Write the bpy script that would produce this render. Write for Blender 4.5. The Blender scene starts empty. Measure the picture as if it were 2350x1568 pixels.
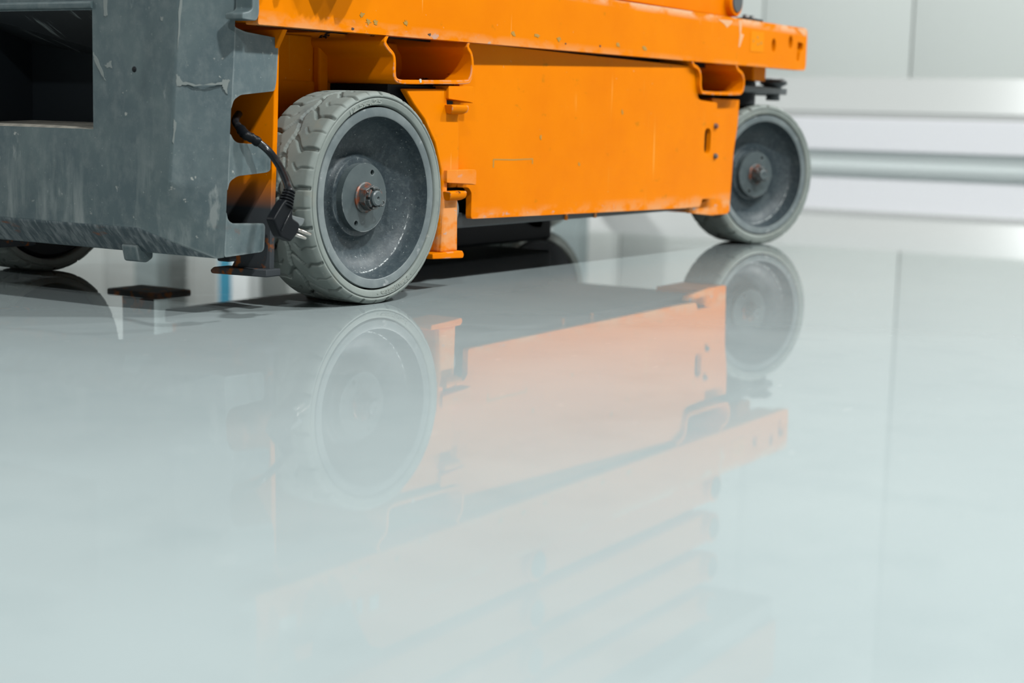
import bpy, bmesh, math, random
from mathutils import Vector, Matrix
random.seed(7)
PI = math.pi
scene = bpy.context.scene
COL = scene.collection

# ------------------------------------------------------------------ camera
CAM_POS = Vector((-1.9446, -1.4234, 0.2842))
FW = Vector((0.8458, 0.5152, -0.1385)).normalized()
RT = Vector((0.5231, -0.8519, 0.0259)).normalized()
UP = RT.cross(FW).normalized()
cam_data = bpy.data.cameras.new('camera')
cam_data.sensor_width = 36.0
cam_data.lens = 56.37
cam_data.clip_start = 0.05
cam_data.clip_end = 200
cam_data.dof.use_dof = True
cam_data.dof.focus_distance = 2.40
cam_data.dof.aperture_fstop = 4.0
cam = bpy.data.objects.new('camera', cam_data)
COL.objects.link(cam)
m3 = Matrix((RT, UP, -FW)).transposed()
cam.matrix_world = Matrix.Translation(CAM_POS) @ m3.to_4x4()
scene.camera = cam

# ------------------------------------------------------------------ world, exposure
world = bpy.data.worlds.new('world')
scene.world = world
world.use_nodes = True
world.node_tree.nodes['Background'].inputs['Color'].default_value = (0.55, 0.6, 0.62, 1)
world.node_tree.nodes['Background'].inputs['Strength'].default_value = 0.3
vs = scene.view_settings
vs.view_transform = 'Standard'
vs.look = 'None'
vs.exposure = 0.12
vs.gamma = 1.0
vs.use_curve_mapping = False
try:
    scene.cycles.max_bounces = 8
    scene.cycles.diffuse_bounces = 4
    scene.cycles.glossy_bounces = 4
except Exception:
    pass

# room size and ceiling lamps
ROOM_X0, ROOM_X1, ROOM_Y0, ROOM_Y1, ROOM_H = -10.0, 10.0, -10.0, 12.0, 6.0
LAMP_Z = 5.5
LAMP_W = 560.0
LAMPS = [(-7.0, -4.0), (-1.2, -4.0), (3.6, -4.0), (7.6, -4.0),
         (-5.5, 8.5), (7.2, 2.0), (6.0, 9.0)]
LAMP_LABEL = ['round high-bay lamp hanging nearest the front wall in the right-hand row', 'round high-bay lamp hanging almost above the camera', 'round high-bay lamp hanging to the right of the lift',
              'round high-bay lamp in the right-hand row nearest the panelled wall', 'round high-bay lamp hanging far to the left behind the bumper', 'round dimmed high-bay lamp hanging over the stepped kerb',
              'round high-bay lamp hanging in the far left corner near the grey column']
LAMP_DIM = {(7.2, 2.0): 0.6}
LAMP_COL = (0.97, 1.0, 0.985)

# ------------------------------------------------------------------ material helpers
def new_mat(name):
    m = bpy.data.materials.new(name)
    m.use_nodes = True
    nt = m.node_tree
    return m, nt, nt.nodes['Principled BSDF']

def N(nt, kind, **kw):
    n = nt.nodes.new(kind)
    for k, v in kw.items():
        setattr(n, k, v)
    return n

def coords(nt, scale=(1, 1, 1), rot=(0, 0, 0), loc=(0, 0, 0)):
    tc = N(nt, 'ShaderNodeTexCoord')
    mp = N(nt, 'ShaderNodeMapping')
    mp.inputs['Scale'].default_value = scale
    mp.inputs['Rotation'].default_value = rot
    mp.inputs['Location'].default_value = loc
    nt.links.new(tc.outputs['Object'], mp.inputs['Vector'])
    return mp.outputs['Vector']

def noise_mask(nt, scale, lo, hi, vscale=(1, 1, 1), rot=(0, 0, 0), loc=(0, 0, 0), detail=4.0, rough=0.6, dist=0.0):
    n = N(nt, 'ShaderNodeTexNoise')
    n.inputs['Scale'].default_value = scale
    n.inputs['Detail'].default_value = detail
    n.inputs['Roughness'].default_value = rough
    n.inputs['Distortion'].default_value = dist
    nt.links.new(coords(nt, vscale, rot, loc), n.inputs['Vector'])
    r = N(nt, 'ShaderNodeMapRange')
    r.inputs['From Min'].default_value = lo
    r.inputs['From Max'].default_value = hi
    nt.links.new(n.outputs['Fac'], r.inputs['Value'])
    return r.outputs['Result']

def mul(nt, a, b):
    m = N(nt, 'ShaderNodeMath', operation='MULTIPLY')
    m.use_clamp = True
    for i, v in enumerate((a, b)):
        if isinstance(v, (int, float)):
            m.inputs[i].default_value = v
        else:
            nt.links.new(v, m.inputs[i])
    return m.outputs[0]

def layer(nt, base, col, fac):
    mx = N(nt, 'ShaderNodeMix', data_type='RGBA')
    if isinstance(base, tuple):
        mx.inputs['A'].default_value = (*base, 1)
    else:
        nt.links.new(base, mx.inputs['A'])
    mx.inputs['B'].default_value = (*col, 1)
    if isinstance(fac, (int, float)):
        mx.inputs['Factor'].default_value = fac
    else:
        nt.links.new(fac, mx.inputs['Factor'])
    return mx.outputs['Result']

def band(nt, axis, lo, hi):
    """mask 1 below lo, 0 above hi, along an object axis"""
    tc = N(nt, 'ShaderNodeTexCoord')
    sp = N(nt, 'ShaderNodeSeparateXYZ')
    nt.links.new(tc.outputs['Object'], sp.inputs[0])
    r = N(nt, 'ShaderNodeMapRange')
    r.inputs['From Min'].default_value = hi
    r.inputs['From Max'].default_value = lo
    nt.links.new(sp.outputs['XYZ'.index(axis)], r.inputs['Value'])
    return r.outputs['Result']

def bump(nt, bsdf, scale, strength, dist=0.001, detail=3.0, vscale=(1, 1, 1)):
    n = N(nt, 'ShaderNodeTexNoise')
    n.inputs['Scale'].default_value = scale
    n.inputs['Detail'].default_value = detail
    nt.links.new(coords(nt, vscale), n.inputs['Vector'])
    b = N(nt, 'ShaderNodeBump')
    b.inputs['Strength'].default_value = strength
    b.inputs['Distance'].default_value = dist
    nt.links.new(n.outputs['Fac'], b.inputs['Height'])
    nt.links.new(b.outputs['Normal'], bsdf.inputs['Normal'])

def edge_mask(nt, radius=0.004, lo=0.02, hi=0.2):
    """worn edges: where the bevelled normal leaves the true one"""
    bv = N(nt, 'ShaderNodeBevel')
    bv.samples = 4
    bv.inputs['Radius'].default_value = radius
    ge = N(nt, 'ShaderNodeNewGeometry')
    d = N(nt, 'ShaderNodeVectorMath', operation='DOT_PRODUCT')
    nt.links.new(bv.outputs['Normal'], d.inputs[0])
    nt.links.new(ge.outputs['Normal'], d.inputs[1])
    r = N(nt, 'ShaderNodeMapRange')
    r.inputs['From Min'].default_value = 1 - lo
    r.inputs['From Max'].default_value = 1 - hi
    nt.links.new(d.outputs['Value'], r.inputs['Value'])
    return r.outputs['Result']

def simple(name, col, rough=0.5, metal=0.0, spec=0.5):
    m, nt, b = new_mat(name)
    b.inputs['Base Color'].default_value = (*col, 1)
    b.inputs['Roughness'].default_value = rough
    b.inputs['Metallic'].default_value = metal
    b.inputs['Specular IOR Level'].default_value = spec
    return m

# ------------------------------------------------------------------ materials
ORANGE = (0.55, 0.146, 0.0003)

def make_orange(name, bottom_wear=None, dark_low=None, top_wear=None, scuff=1.0):
    m, nt, b = new_mat(name)
    c = layer(nt, ORANGE, (0.48, 0.110, 0.0004), mul(nt, noise_mask(nt, 6, 0.4, 0.75), 0.5))
    # olive marks, thin pale scratches and pale specks
    c = layer(nt, c, (0.20, 0.11, 0.008), mul(nt, noise_mask(nt, 34, 0.645, 0.74, vscale=(0.7, 1, 1.2), detail=6), 0.55 * scuff))
    c = layer(nt, c, (0.55, 0.25, 0.05), mul(nt, noise_mask(nt, 12, 0.69, 0.74, vscale=(6, 6, 0.35), rot=(0, 0.5, 0), detail=2), 0.5 * scuff))
    c = layer(nt, c, (0.50, 0.26, 0.12), mul(nt, noise_mask(nt, 120, 0.74, 0.80, detail=2), 0.7 * scuff))
    if bottom_wear:
        lo, hi = bottom_wear
        c = layer(nt, c, (0.50, 0.21, 0.075), mul(nt, band(nt, 'Z', lo, hi), noise_mask(nt, 26, 0.42, 0.55, vscale=(0.5, 1, 1), detail=5)))
        c = layer(nt, c, (0.28, 0.25, 0.235), mul(nt, band(nt, 'Z', lo, hi), noise_mask(nt, 55, 0.64, 0.69, vscale=(0.5, 1, 1), loc=(3, 1, 2), detail=4)))
    if top_wear:
        lo, hi = top_wear
        tw = mul(nt, band(nt, 'Z', hi, lo), noise_mask(nt, 24, 0.43, 0.56, vscale=(0.4, 1, 1), loc=(7, 2, 4), detail=5))
        c = layer(nt, c, (0.53, 0.30, 0.17), tw)
    if dark_low:  # darker, patchy tone towards the bottom
        lo, hi = dark_low
        c = layer(nt, c, (0.045, 0.05, 0.055), mul(nt, band(nt, 'Z', lo, hi), noise_mask(nt, 9, 0.2, 0.45, detail=5)))
        c = layer(nt, c, (0.22, 0.07, 0.02), mul(nt, band(nt, 'Z', lo - 0.06, hi - 0.06), noise_mask(nt, 45, 0.53, 0.6, detail=5)))
    nt.links.new(c, b.inputs['Base Color'])
    b.inputs['Roughness'].default_value = 0.42
    b.inputs['Specular IOR Level'].default_value = 0.012
    bump(nt, b, 90, 0.08, 0.0006)
    return m

M_RAIL = make_orange('orange_paint_rail', bottom_wear=(0.40, 0.421), top_wear=(0.494, 0.507))
M_DOOR = make_orange('orange_paint_door', bottom_wear=(0.108, 0.132))
M_ORANGE = make_orange('orange_paint')
M_POST = make_orange('orange_paint_post', bottom_wear=(0.12, 0.22))
M_FLANGE = make_orange('orange_paint_dark_low', dark_low=(0.145, 0.19))
M_FOOT = make_orange('orange_paint_foot', dark_low=(0.2, 0.3))
M_EDGEWORN, _nt, _b = new_mat('orange_paint_chipped')
_c = layer(_nt, ORANGE, (0.48, 0.110, 0.0004), mul(_nt, noise_mask(_nt, 6, 0.4, 0.75), 0.5))
_c = layer(_nt, _c, (0.33, 0.31, 0.29), mul(_nt, edge_mask(_nt, 0.004), noise_mask(_nt, 45, 0.52, 0.58)))
_c = layer(_nt, _c, (0.015, 0.013, 0.012), noise_mask(_nt, 30, 0.66, 0.68, vscale=(1, 0.5, 1), loc=(0.3, 0.2, 0.6), detail=5))
_nt.links.new(_c, _b.inputs['Base Color'])
_b.inputs['Roughness'].default_value = 0.42
_b.inputs['Specular IOR Level'].default_value = 0.012

def make_grey_shell(name, dark=1.0):
    m, nt, b = new_mat(name)
    base = (0.0490 * dark, 0.0715 * dark, 0.0790 * dark)
    c = layer(nt, base, (0.082 * dark, 0.108 * dark, 0.110 * dark), mul(nt, noise_mask(nt, 9, 0.4, 0.7, detail=6), 0.75))
    c = layer(nt, c, (0.030, 0.047, 0.054), mul(nt, noise_mask(nt, 14, 0.55, 0.75, vscale=(1, 1, 0.5), loc=(2, 5, 1), detail=5), 0.6))
    c = layer(nt, c, (0.125, 0.145, 0.147), mul(nt, noise_mask(nt, 48, 0.46, 0.68, vscale=(1, 1, 0.7), loc=(3, 7, 2), detail=9, rough=0.7), 0.42))
    # vertical drag marks, denser low down
    low = band(nt, 'Z', 0.14, 0.26)
    c = layer(nt, c, (0.1860, 0.2077, 0.2046), mul(nt, mul(nt, low, 0.75), noise_mask(nt, 26, 0.53, 0.68, vscale=(1, 1, 0.16), rot=(0.12, 0, 0), detail=6)))
    c = layer(nt, c, (0.2046, 0.2232, 0.2170), mul(nt, noise_mask(nt, 30, 0.66, 0.72, vscale=(1, 1, 0.35), loc=(1, 3, 8), detail=5), 0.6))
    # chips and specks
    c = layer(nt, c, (0.2604, 0.2666, 0.2480), mul(nt, noise_mask(nt, 60, 0.69, 0.73, loc=(4, 4, 4), detail=3), 0.8))
    c = layer(nt, c, (0.1612, 0.1860, 0.1860), mul(nt, noise_mask(nt, 210, 0.70, 0.76, detail=2), 0.8))
    # pale rubbed edges and a little rust low down
    c = layer(nt, c, (0.1674, 0.1922, 0.1922), mul(nt, edge_mask(nt, 0.006, 0.01, 0.12), noise_mask(nt, 22, 0.42, 0.6, loc=(9, 1, 2), detail=5)))
    c = layer(nt, c, (0.1054, 0.0341, 0.0124), mul(nt, band(nt, 'Z', 0.09, 0.13), noise_mask(nt, 18, 0.60, 0.66, vscale=(1, 0.5, 2), loc=(5, 8, 3), detail=6)))
    nt.links.new(c, b.inputs['Base Color'])
    b.inputs['Roughness'].default_value = 0.48
    b.inputs['Specular IOR Level'].default_value = 0.35
    bump(nt, b, 160, 0.25, 0.0006)
    return m

M_SHELL = make_grey_shell('grey_bumper')
M_BELLY, _nt, _b = new_mat('scratched_belly')
_c = layer(_nt, (0.036, 0.053, 0.062), (0.16, 0.18, 0.185), noise_mask(_nt, 34, 0.45, 0.66, vscale=(0.35, 3.0, 1), rot=(0, 0, 0.75), detail=7, rough=0.7))
_c = layer(_nt, _c, (0.15, 0.05, 0.02), noise_mask(_nt, 20, 0.62, 0.68, vscale=(2, 0.5, 1), loc=(2, 8, 3), detail=6))
_nt.links.new(_c, _b.inputs['Base Color'])
_b.inputs['Roughness'].default_value = 0.5
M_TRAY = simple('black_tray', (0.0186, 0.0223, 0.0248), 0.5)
M_BLACK = simple('black_steel', (0.0060, 0.0072, 0.0090), 0.6, 0.0, 0.15)
M_CASTING = simple('dark_casting', (0.0310, 0.0372, 0.0409), 0.5)

# tyre rubber, dusty
M_TYRE, _nt, _b = new_mat('grey_rubber')
_c = layer(_nt, (0.122, 0.141, 0.131), (0.164, 0.184, 0.171), noise_mask(_nt, 12, 0.35, 0.7, detail=5))
_c = layer(_nt, _c, (0.0744, 0.0868, 0.0899), mul(_nt, noise_mask(_nt, 22, 0.58, 0.72, loc=(2, 1, 0), detail=4), 0.5))
_c = layer(_nt, _c, (0.2604, 0.2604, 0.2418), mul(_nt, noise_mask(_nt, 70, 0.70, 0.76, detail=3), 0.7))
_c = layer(_nt, _c, (0.1860, 0.1612, 0.1178), mul(_nt, noise_mask(_nt, 16, 0.62, 0.74, loc=(6, 3, 1), detail=5), 0.4))
_c = layer(_nt, _c, (0.215, 0.225, 0.20), mul(_nt, edge_mask(_nt, 0.003, 0.03, 0.25), noise_mask(_nt, 30, 0.40, 0.6, loc=(3, 3, 3), detail=4)))
_nt.links.new(_c, _b.inputs['Base Color'])
_b.inputs['Roughness'].default_value = 0.62
_b.inputs['Specular IOR Level'].default_value = 0.3
bump(_nt, _b, 220, 0.15, 0.0006)

# painted cast rim with pale specks and a painted-on crease highlight
M_RIM, _nt, _b = new_mat('blue_grey_rim')
_c = layer(_nt, (0.022, 0.0325, 0.0395), (0.034, 0.047, 0.0535), noise_mask(_nt, 20, 0.4, 0.7, detail=6))
_c = layer(_nt, _c, (0.0124, 0.0174, 0.0211), mul(_nt, noise_mask(_nt, 240, 0.60, 0.68, detail=2), 0.6))
_c = layer(_nt, _c, (0.075, 0.090, 0.094), mul(_nt, noise_mask(_nt, 130, 0.5, 0.66, loc=(5, 1, 6), detail=6, rough=0.75), 0.6))
_c = layer(_nt, _c, (0.2790, 0.2914, 0.2852), mul(_nt, noise_mask(_nt, 260, 0.735, 0.76, loc=(3, 2, 1), detail=1), 0.9))
_c = layer(_nt, _c, (0.0930, 0.1023, 0.0992), mul(_nt, noise_mask(_nt, 30, 0.52, 0.68, loc=(8, 2, 1), detail=6), 0.18))
_c = layer(_nt, _c, (0.2480, 0.2666, 0.2666), mul(_nt, edge_mask(_nt, 0.003, 0.02, 0.2), noise_mask(_nt, 40, 0.50, 0.57, loc=(1, 9, 4), detail=4)))
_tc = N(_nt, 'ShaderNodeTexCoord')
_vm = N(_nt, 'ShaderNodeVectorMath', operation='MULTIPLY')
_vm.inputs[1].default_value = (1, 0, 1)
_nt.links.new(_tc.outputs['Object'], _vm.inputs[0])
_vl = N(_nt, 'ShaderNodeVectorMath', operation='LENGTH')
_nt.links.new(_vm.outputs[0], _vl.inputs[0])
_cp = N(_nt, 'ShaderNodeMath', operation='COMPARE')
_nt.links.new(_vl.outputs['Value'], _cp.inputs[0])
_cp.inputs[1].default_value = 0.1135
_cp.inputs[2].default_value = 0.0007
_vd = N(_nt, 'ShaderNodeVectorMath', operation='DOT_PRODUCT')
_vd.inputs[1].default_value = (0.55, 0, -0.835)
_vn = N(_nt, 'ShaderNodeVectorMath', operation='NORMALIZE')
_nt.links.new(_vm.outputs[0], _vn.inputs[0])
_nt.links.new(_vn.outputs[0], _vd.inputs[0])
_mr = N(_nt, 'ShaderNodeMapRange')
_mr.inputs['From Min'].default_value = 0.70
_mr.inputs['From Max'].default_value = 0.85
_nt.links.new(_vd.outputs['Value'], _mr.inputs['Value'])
_c = layer(_nt, _c, (0.34, 0.36, 0.36), mul(_nt, mul(_nt, _cp.outputs[0], _mr.outputs['Result']), noise_mask(_nt, 240, 0.46, 0.56, loc=(2, 2, 5), detail=5)))  # broken highlight painted along the lower right of the bowl crease
_nt.links.new(_c, _b.inputs['Base Color'])
_b.inputs['Roughness'].default_value = 0.5
_b.inputs['Specular IOR Level'].default_value = 0.3
bump(_nt, _b, 260, 0.3, 0.0008)

M_RIMBAND, _nt, _b = new_mat('scuffed_rim_band')
_c = layer(_nt, (0.076, 0.094, 0.099), (0.122, 0.142, 0.144), noise_mask(_nt, 22, 0.4, 0.65, detail=6))
_c = layer(_nt, _c, (0.2480, 0.2604, 0.2604), mul(_nt, noise_mask(_nt, 34, 0.62, 0.70, loc=(4, 2, 7), detail=5), 0.8))
_nt.links.new(_c, _b.inputs['Base Color'])
_b.inputs['Roughness'].default_value = 0.45
bump(_nt, _b, 200, 0.15, 0.0006)

M_HUB, _nt, _b = new_mat('hub_grey')
_c = layer(_nt, (0.041, 0.054, 0.058), (0.055, 0.070, 0.073), noise_mask(_nt, 40, 0.4, 0.7, detail=5))
_c = layer(_nt, _c, (0.2480, 0.2604, 0.2604), mul(_nt, edge_mask(_nt, 0.002, 0.02, 0.2), noise_mask(_nt, 50, 0.50, 0.56, detail=4)))
_nt.links.new(_c, _b.inputs['Base Color'])
_b.inputs['Roughness'].default_value = 0.40

M_NUT, _nt, _b = new_mat('rusty_nut')
_c = layer(_nt, (0.0527, 0.0589, 0.0595), (0.0992, 0.1054, 0.1023), noise_mask(_nt, 120, 0.5, 0.7))
_c = layer(_nt, _c, (0.1488, 0.0372, 0.0124), noise_mask(_nt, 70, 0.52, 0.62, loc=(1.1, 0.4, 2), detail=5))
_nt.links.new(_c, _b.inputs['Base Color'])
_b.inputs['Roughness'].default_value = 0.45
_b.inputs['Metallic'].default_value = 0.2

M_PLUG = simple('black_plug', (0.004, 0.005, 0.0065), 0.4, 0.0, 0.12)
M_CABLE, _nt, _b = new_mat('black_cable')
_c = layer(_nt, (0.0074, 0.0087, 0.0105), (0.0620, 0.0651, 0.0651), mul(_nt, band(_nt, 'X', -0.30, -0.20), mul(_nt, noise_mask(_nt, 60, 0.55, 0.65, detail=4), 0.6)))
_nt.links.new(_c, _b.inputs['Base Color'])
_b.inputs['Roughness'].default_value = 0.25
M_PIN = simple('nickel_pin', (0.5332, 0.4960, 0.4588), 0.22, 1.0)
M_YELLOW = simple('yellow_sticker', (0.57, 0.17, 0.0006), 0.5, 0.0, 0.02)
M_OLIVE = simple('olive_smudge', (0.2604, 0.1364, 0.0062), 0.6)
M_DARKCHIP = simple('dark_chip', (0.0310, 0.0124, 0.0050), 0.6)
M_PALECHIP = simple('pale_chip', (0.3720, 0.3596, 0.3348), 0.5)
M_STICKER = simple('white_sticker', (0.3844, 0.3968, 0.3844), 0.4)
M_STICKERDARK = simple('dark_sticker_strip', (0.0620, 0.0682, 0.0682), 0.4)
M_PEACH = simple('worn_primer', (0.50, 0.27, 0.14), 0.6, 0.0, 0.1)
M_DECK = simple('grey_deck', (0.1860, 0.1922, 0.1922), 0.5)
M_SCUFF = simple('rubber_grey_flat', (0.0806, 0.0930, 0.0961), 0.55)
M_LEDGE, _nt, _b = new_mat('dusty_ledge')
_c = layer(_nt, (0.1240, 0.1178, 0.1023), (0.2108, 0.1984, 0.1674), noise_mask(_nt, 60, 0.4, 0.65, detail=6))
_nt.links.new(_c, _b.inputs['Base Color'])
_b.inputs['Roughness'].default_value = 0.8
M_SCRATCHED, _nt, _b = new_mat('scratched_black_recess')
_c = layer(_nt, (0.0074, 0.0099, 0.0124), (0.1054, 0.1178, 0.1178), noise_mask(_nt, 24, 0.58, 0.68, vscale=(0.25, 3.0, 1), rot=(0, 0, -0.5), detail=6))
_c = layer(_nt, _c, (0.1736, 0.1736, 0.1612), mul(_nt, noise_mask(_nt, 80, 0.74, 0.77, loc=(1, 2, 3)), 0.8))
_nt.links.new(_c, _b.inputs['Base Color'])
_b.inputs['Roughness'].default_value = 0.5
M_RECESS_SHADE = simple('recess_shade', (0.004, 0.006, 0.008), 0.6, 0.0, 0.2)  # near-black colour carries the shade inside the bumper opening
M_SCUFFPALE = simple('pale_scuff', (0.150, 0.168, 0.163), 0.6, 0.0, 0.2)

# floor: grey poured resin, glossy
M_FLOOR, _nt, _b = new_mat('grey_resin_floor')
_c = layer(_nt, (0.232, 0.268, 0.274), (0.252, 0.288, 0.292), noise_mask(_nt, 1.6, 0.35, 0.7, detail=5))
_c = layer(_nt, _c, (0.205, 0.243, 0.250), mul(_nt, noise_mask(_nt, 9, 0.50, 0.72, detail=7), 0.45))
_c = layer(_nt, _c, (0.36, 0.385, 0.38), mul(_nt, noise_mask(_nt, 30, 0.675, 0.72, vscale=(0.8, 1.8, 1), detail=5), 0.5))
_d = N(_nt, 'ShaderNodeBsdfDiffuse')
_nt.links.new(_c, _d.inputs['Color'])
_g = N(_nt, 'ShaderNodeBsdfGlossy')
_g.inputs['Roughness'].default_value = 0.014
_g.inputs['Color'].default_value = (1, 1, 1, 1)
_fr = N(_nt, 'ShaderNodeFresnel')
_fr.inputs['IOR'].default_value = 1.5
_pw = N(_nt, 'ShaderNodeMath', operation='POWER')
_nt.links.new(_fr.outputs[0], _pw.inputs[0])
_pw.inputs[1].default_value = 2.45
_pm = N(_nt, 'ShaderNodeMath', operation='MULTIPLY')
_nt.links.new(_pw.outputs[0], _pm.inputs[0])
_pm.inputs[1].default_value = 2.35
_pm.use_clamp = True
_mx = N(_nt, 'ShaderNodeMixShader')
_nt.links.new(_pm.outputs[0], _mx.inputs[0])
_nt.links.new(_d.outputs[0], _mx.inputs[1])
_nt.links.new(_g.outputs[0], _mx.inputs[2])
_nt.links.new(_mx.outputs[0], _nt.nodes['Material Output'].inputs['Surface'])
_nt.nodes.remove(_b)
bump(_nt, _g, 70, 0.018, 0.001, detail=5)

M_WALL = simple('white_panel', (0.41, 0.425, 0.41), 0.45)
M_SEAM = simple('panel_joint', (0.37, 0.385, 0.37), 0.6)
M_KERB = simple('white_kerb', (0.47, 0.465, 0.485), 0.4)
M_KERBTOP = simple('white_kerb_slope', (0.30, 0.305, 0.30), 0.26)
M_TOE = simple('grey_toe_recess', (0.42, 0.45, 0.45), 0.6)
M_SIDEWALL = simple('grey_side_wall', (0.17, 0.18, 0.18), 0.6)
M_CEIL = simple('grey_ceiling', (0.14, 0.15, 0.15), 0.7)
M_COLUMN = simple('grey_steel_column', (0.17, 0.20, 0.20), 0.5)
M_POSTWHITE = simple('white_post', (0.6, 0.62, 0.62), 0.5)
M_BLUE = simple('blue_stripe', (0.03, 0.20, 0.30), 0.5)
M_LAMPBODY = simple('lamp_housing', (0.35, 0.36, 0.37), 0.5)
M_LAMPGLOW, _nt, _b = new_mat('lamp_diffuser')
_b.inputs['Emission Color'].default_value = (*LAMP_COL, 1)
_b.inputs['Emission Strength'].default_value = 6.0

# ------------------------------------------------------------------ mesh helpers
def link(o, parent=None):
    COL.objects.link(o)
    if parent is not None:
        o.parent = parent
    return o

def empty(name, loc=(0, 0, 0), rz=0.0, parent=None):
    o = bpy.data.objects.new(name, None)
    o.empty_display_size = 0.1
    o.location = loc
    o.rotation_euler = (0, 0, rz)
    return link(o, parent)

def obj_bm(name, bm, mat, parent=None, smooth=False, bevel=0.0, seg=3, fix=True):
    if fix:
        bmesh.ops.recalc_face_normals(bm, faces=bm.faces[:])
    me = bpy.data.meshes.new(name)
    bm.to_mesh(me)
    bm.free()
    for m in (mat if isinstance(mat, (list, tuple)) else (mat,)):
        me.materials.append(m)
    if smooth or bevel:
        for p_ in me.polygons:
            p_.use_smooth = True
    o = bpy.data.objects.new(name, me)
    link(o, parent)
    if bevel:
        md = o.modifiers.new('bevel', 'BEVEL')
        md.width = bevel
        md.segments = seg
        md.limit_method = 'ANGLE'
        md.angle_limit = math.radians(35)
        md.harden_normals = True
    return o

def tag(o, label, cat=None, group=None, kind=None):
    if label:
        o['label'] = label
    if cat:
        o['category'] = cat
    if group:
        o['group'] = group
    if kind:
        o['kind'] = kind
    return o

def pt3(a, b, c, axis):
    return {'Y': (a, c, b), 'X': (c, a, b), 'Z': (a, b, c)}[axis]

def rounded(poly, r, n=4):
    out = []
    L = len(poly)
    for i in range(L):
        rr = r[i] if isinstance(r, (list, tuple)) else r
        p0, p1, p2 = Vector(poly[i - 1]), Vector(poly[i]), Vector(poly[(i + 1) % L])
        a, b = (p0 - p1), (p2 - p1)
        k = min(rr, a.length * 0.48, b.length * 0.48)
        if k < 1e-5:
            out.append(tuple(p1))
            continue
        s, e = p1 + a.normalized() * k, p1 + b.normalized() * k
        for j in range(n + 1):
            t = j / n
            q = s * (1 - t) ** 2 + p1 * 2 * t * (1 - t) + e * t * t
            out.append((q.x, q.y))
    return out

def circle(cx, cy, rx, ry=None, n=20):
    ry = ry or rx
    return [(cx + rx * math.cos(2 * PI * i / n), cy + ry * math.sin(2 * PI * i / n)) for i in range(n)]

def plate_bm(outer, c0, c1, axis='Y', holes=(), bm=None):
    """polygon (with holes) in the plane across axis, thick from c0 to c1"""
    bm = bm or bmesh.new()
    edges = []
    for loop in [outer, *holes]:
        vsq = [bm.verts.new(pt3(a, b, c0, axis)) for a, b in loop]
        edges += [bm.edges.new((vsq[i], vsq[(i + 1) % len(vsq)])) for i in range(len(vsq))]
    if holes:
        res = bmesh.ops.triangle_fill(bm, edges=edges, use_beauty=True, use_dissolve=False)
        faces = [g for g in res['geom'] if isinstance(g, bmesh.types.BMFace)]
    else:
        faces = [bm.faces.new([e.verts[0] for e in edges])]
    ext = bmesh.ops.extrude_face_region(bm, geom=faces)
    nv = [g for g in ext['geom'] if isinstance(g, bmesh.types.BMVert)]
    off = Vector(pt3(0, 0, c1 - c0, axis))
    bmesh.ops.translate(bm, verts=nv, vec=off)
    # keep the original faces as the back cap
    return bm

def plate(name, outer, c0, c1, mat, parent, axis='Y', holes=(), bevel=0.0, seg=3, smooth=False, post=None):
    bm = plate_bm(outer, c0, c1, axis, holes)
    if not holes:
        pass
    if post:
        for v in bm.verts:
            v.co = Vector(post(v.co))
    return obj_bm(name, bm, mat, parent, smooth=smooth, bevel=bevel, seg=seg)

def box_bm(x0, x1, y0, y1, z0, z1, bm=None):
    bm = bm or bmesh.new()
    v = [bm.verts.new((x, y, z)) for z in (z0, z1) for y in (y0, y1) for x in (x0, x1)]
    for f in ((0, 2, 3, 1), (4, 5, 7, 6), (0, 1, 5, 4), (2, 6, 7, 3), (0, 4, 6, 2), (1, 3, 7, 5)):
        bm.faces.new([v[i] for i in f])
    return bm

def box(name, x0, x1, y0, y1, z0, z1, mat, parent=None, bevel=0.0, seg=3):
    return obj_bm(name, box_bm(x0, x1, y0, y1, z0, z1), mat, parent, bevel=bevel, seg=seg)

def sheet_outline(path, th):
    """closed outline of an open polyline with thickness th"""
    pts = [Vector(p_) for p_ in path]
    L, R = [], []
    for i, p_ in enumerate(pts):
        if i == 0:
            d = pts[1] - p_
        elif i == len(pts) - 1:
            d = p_ - pts[i - 1]
        else:
            d = (pts[i + 1] - p_).normalized() + (p_ - pts[i - 1]).normalized()
        n = Vector((-d.y, d.x)).normalized() * th / 2
        L.append(tuple(p_ + n))
        R.append(tuple(p_ - n))
    return L + R[::-1]

def smooth_path(path, n=4):
    """Catmull-Rom through points of any dimension"""
    P = [Vector(p_) for p_ in path]
    out = []
    for i in range(len(P) - 1):
        p0, p1, p2, p3 = P[max(i - 1, 0)], P[i], P[i + 1], P[min(i + 2, len(P) - 1)]
        for j in range(n):
            t = j / n
            out.append(0.5 * ((2 * p1) + (p2 - p0) * t + (2 * p0 - 5 * p1 + 4 * p2 - p3) * t * t + (3 * p1 - p0 - 3 * p2 + p3) * t ** 3))
    out.append(P[-1])
    return out

def tube_bm(path, rad, seg=12, bm=None, cap=True):
    bm = bm or bmesh.new()
    P = [Vector(p_) for p_ in path]
    rings = []
    up = Vector((0.3, 0.2, 1)).normalized()
    for i, p_ in enumerate(P):
        d = (P[min(i + 1, len(P) - 1)] - P[max(i - 1, 0)]).normalized()
        u = d.cross(up)
        if u.length < 1e-4:
            u = d.cross(Vector((1, 0, 0)))
        u.normalize()
        w = u.cross(d).normalized()
        up = w
        r = rad[i] if isinstance(rad, (list, tuple)) else rad
        rings.append([bm.verts.new(p_ + (u * math.cos(2 * PI * k / seg) + w * math.sin(2 * PI * k / seg)) * r) for k in range(seg)])
    for a, b in zip(rings, rings[1:]):
        for k in range(seg):
            bm.faces.new((a[k], a[(k + 1) % seg], b[(k + 1) % seg], b[k]))
    if cap:
        bm.faces.new(rings[0])
        bm.faces.new(rings[-1])
    return bm

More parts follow.
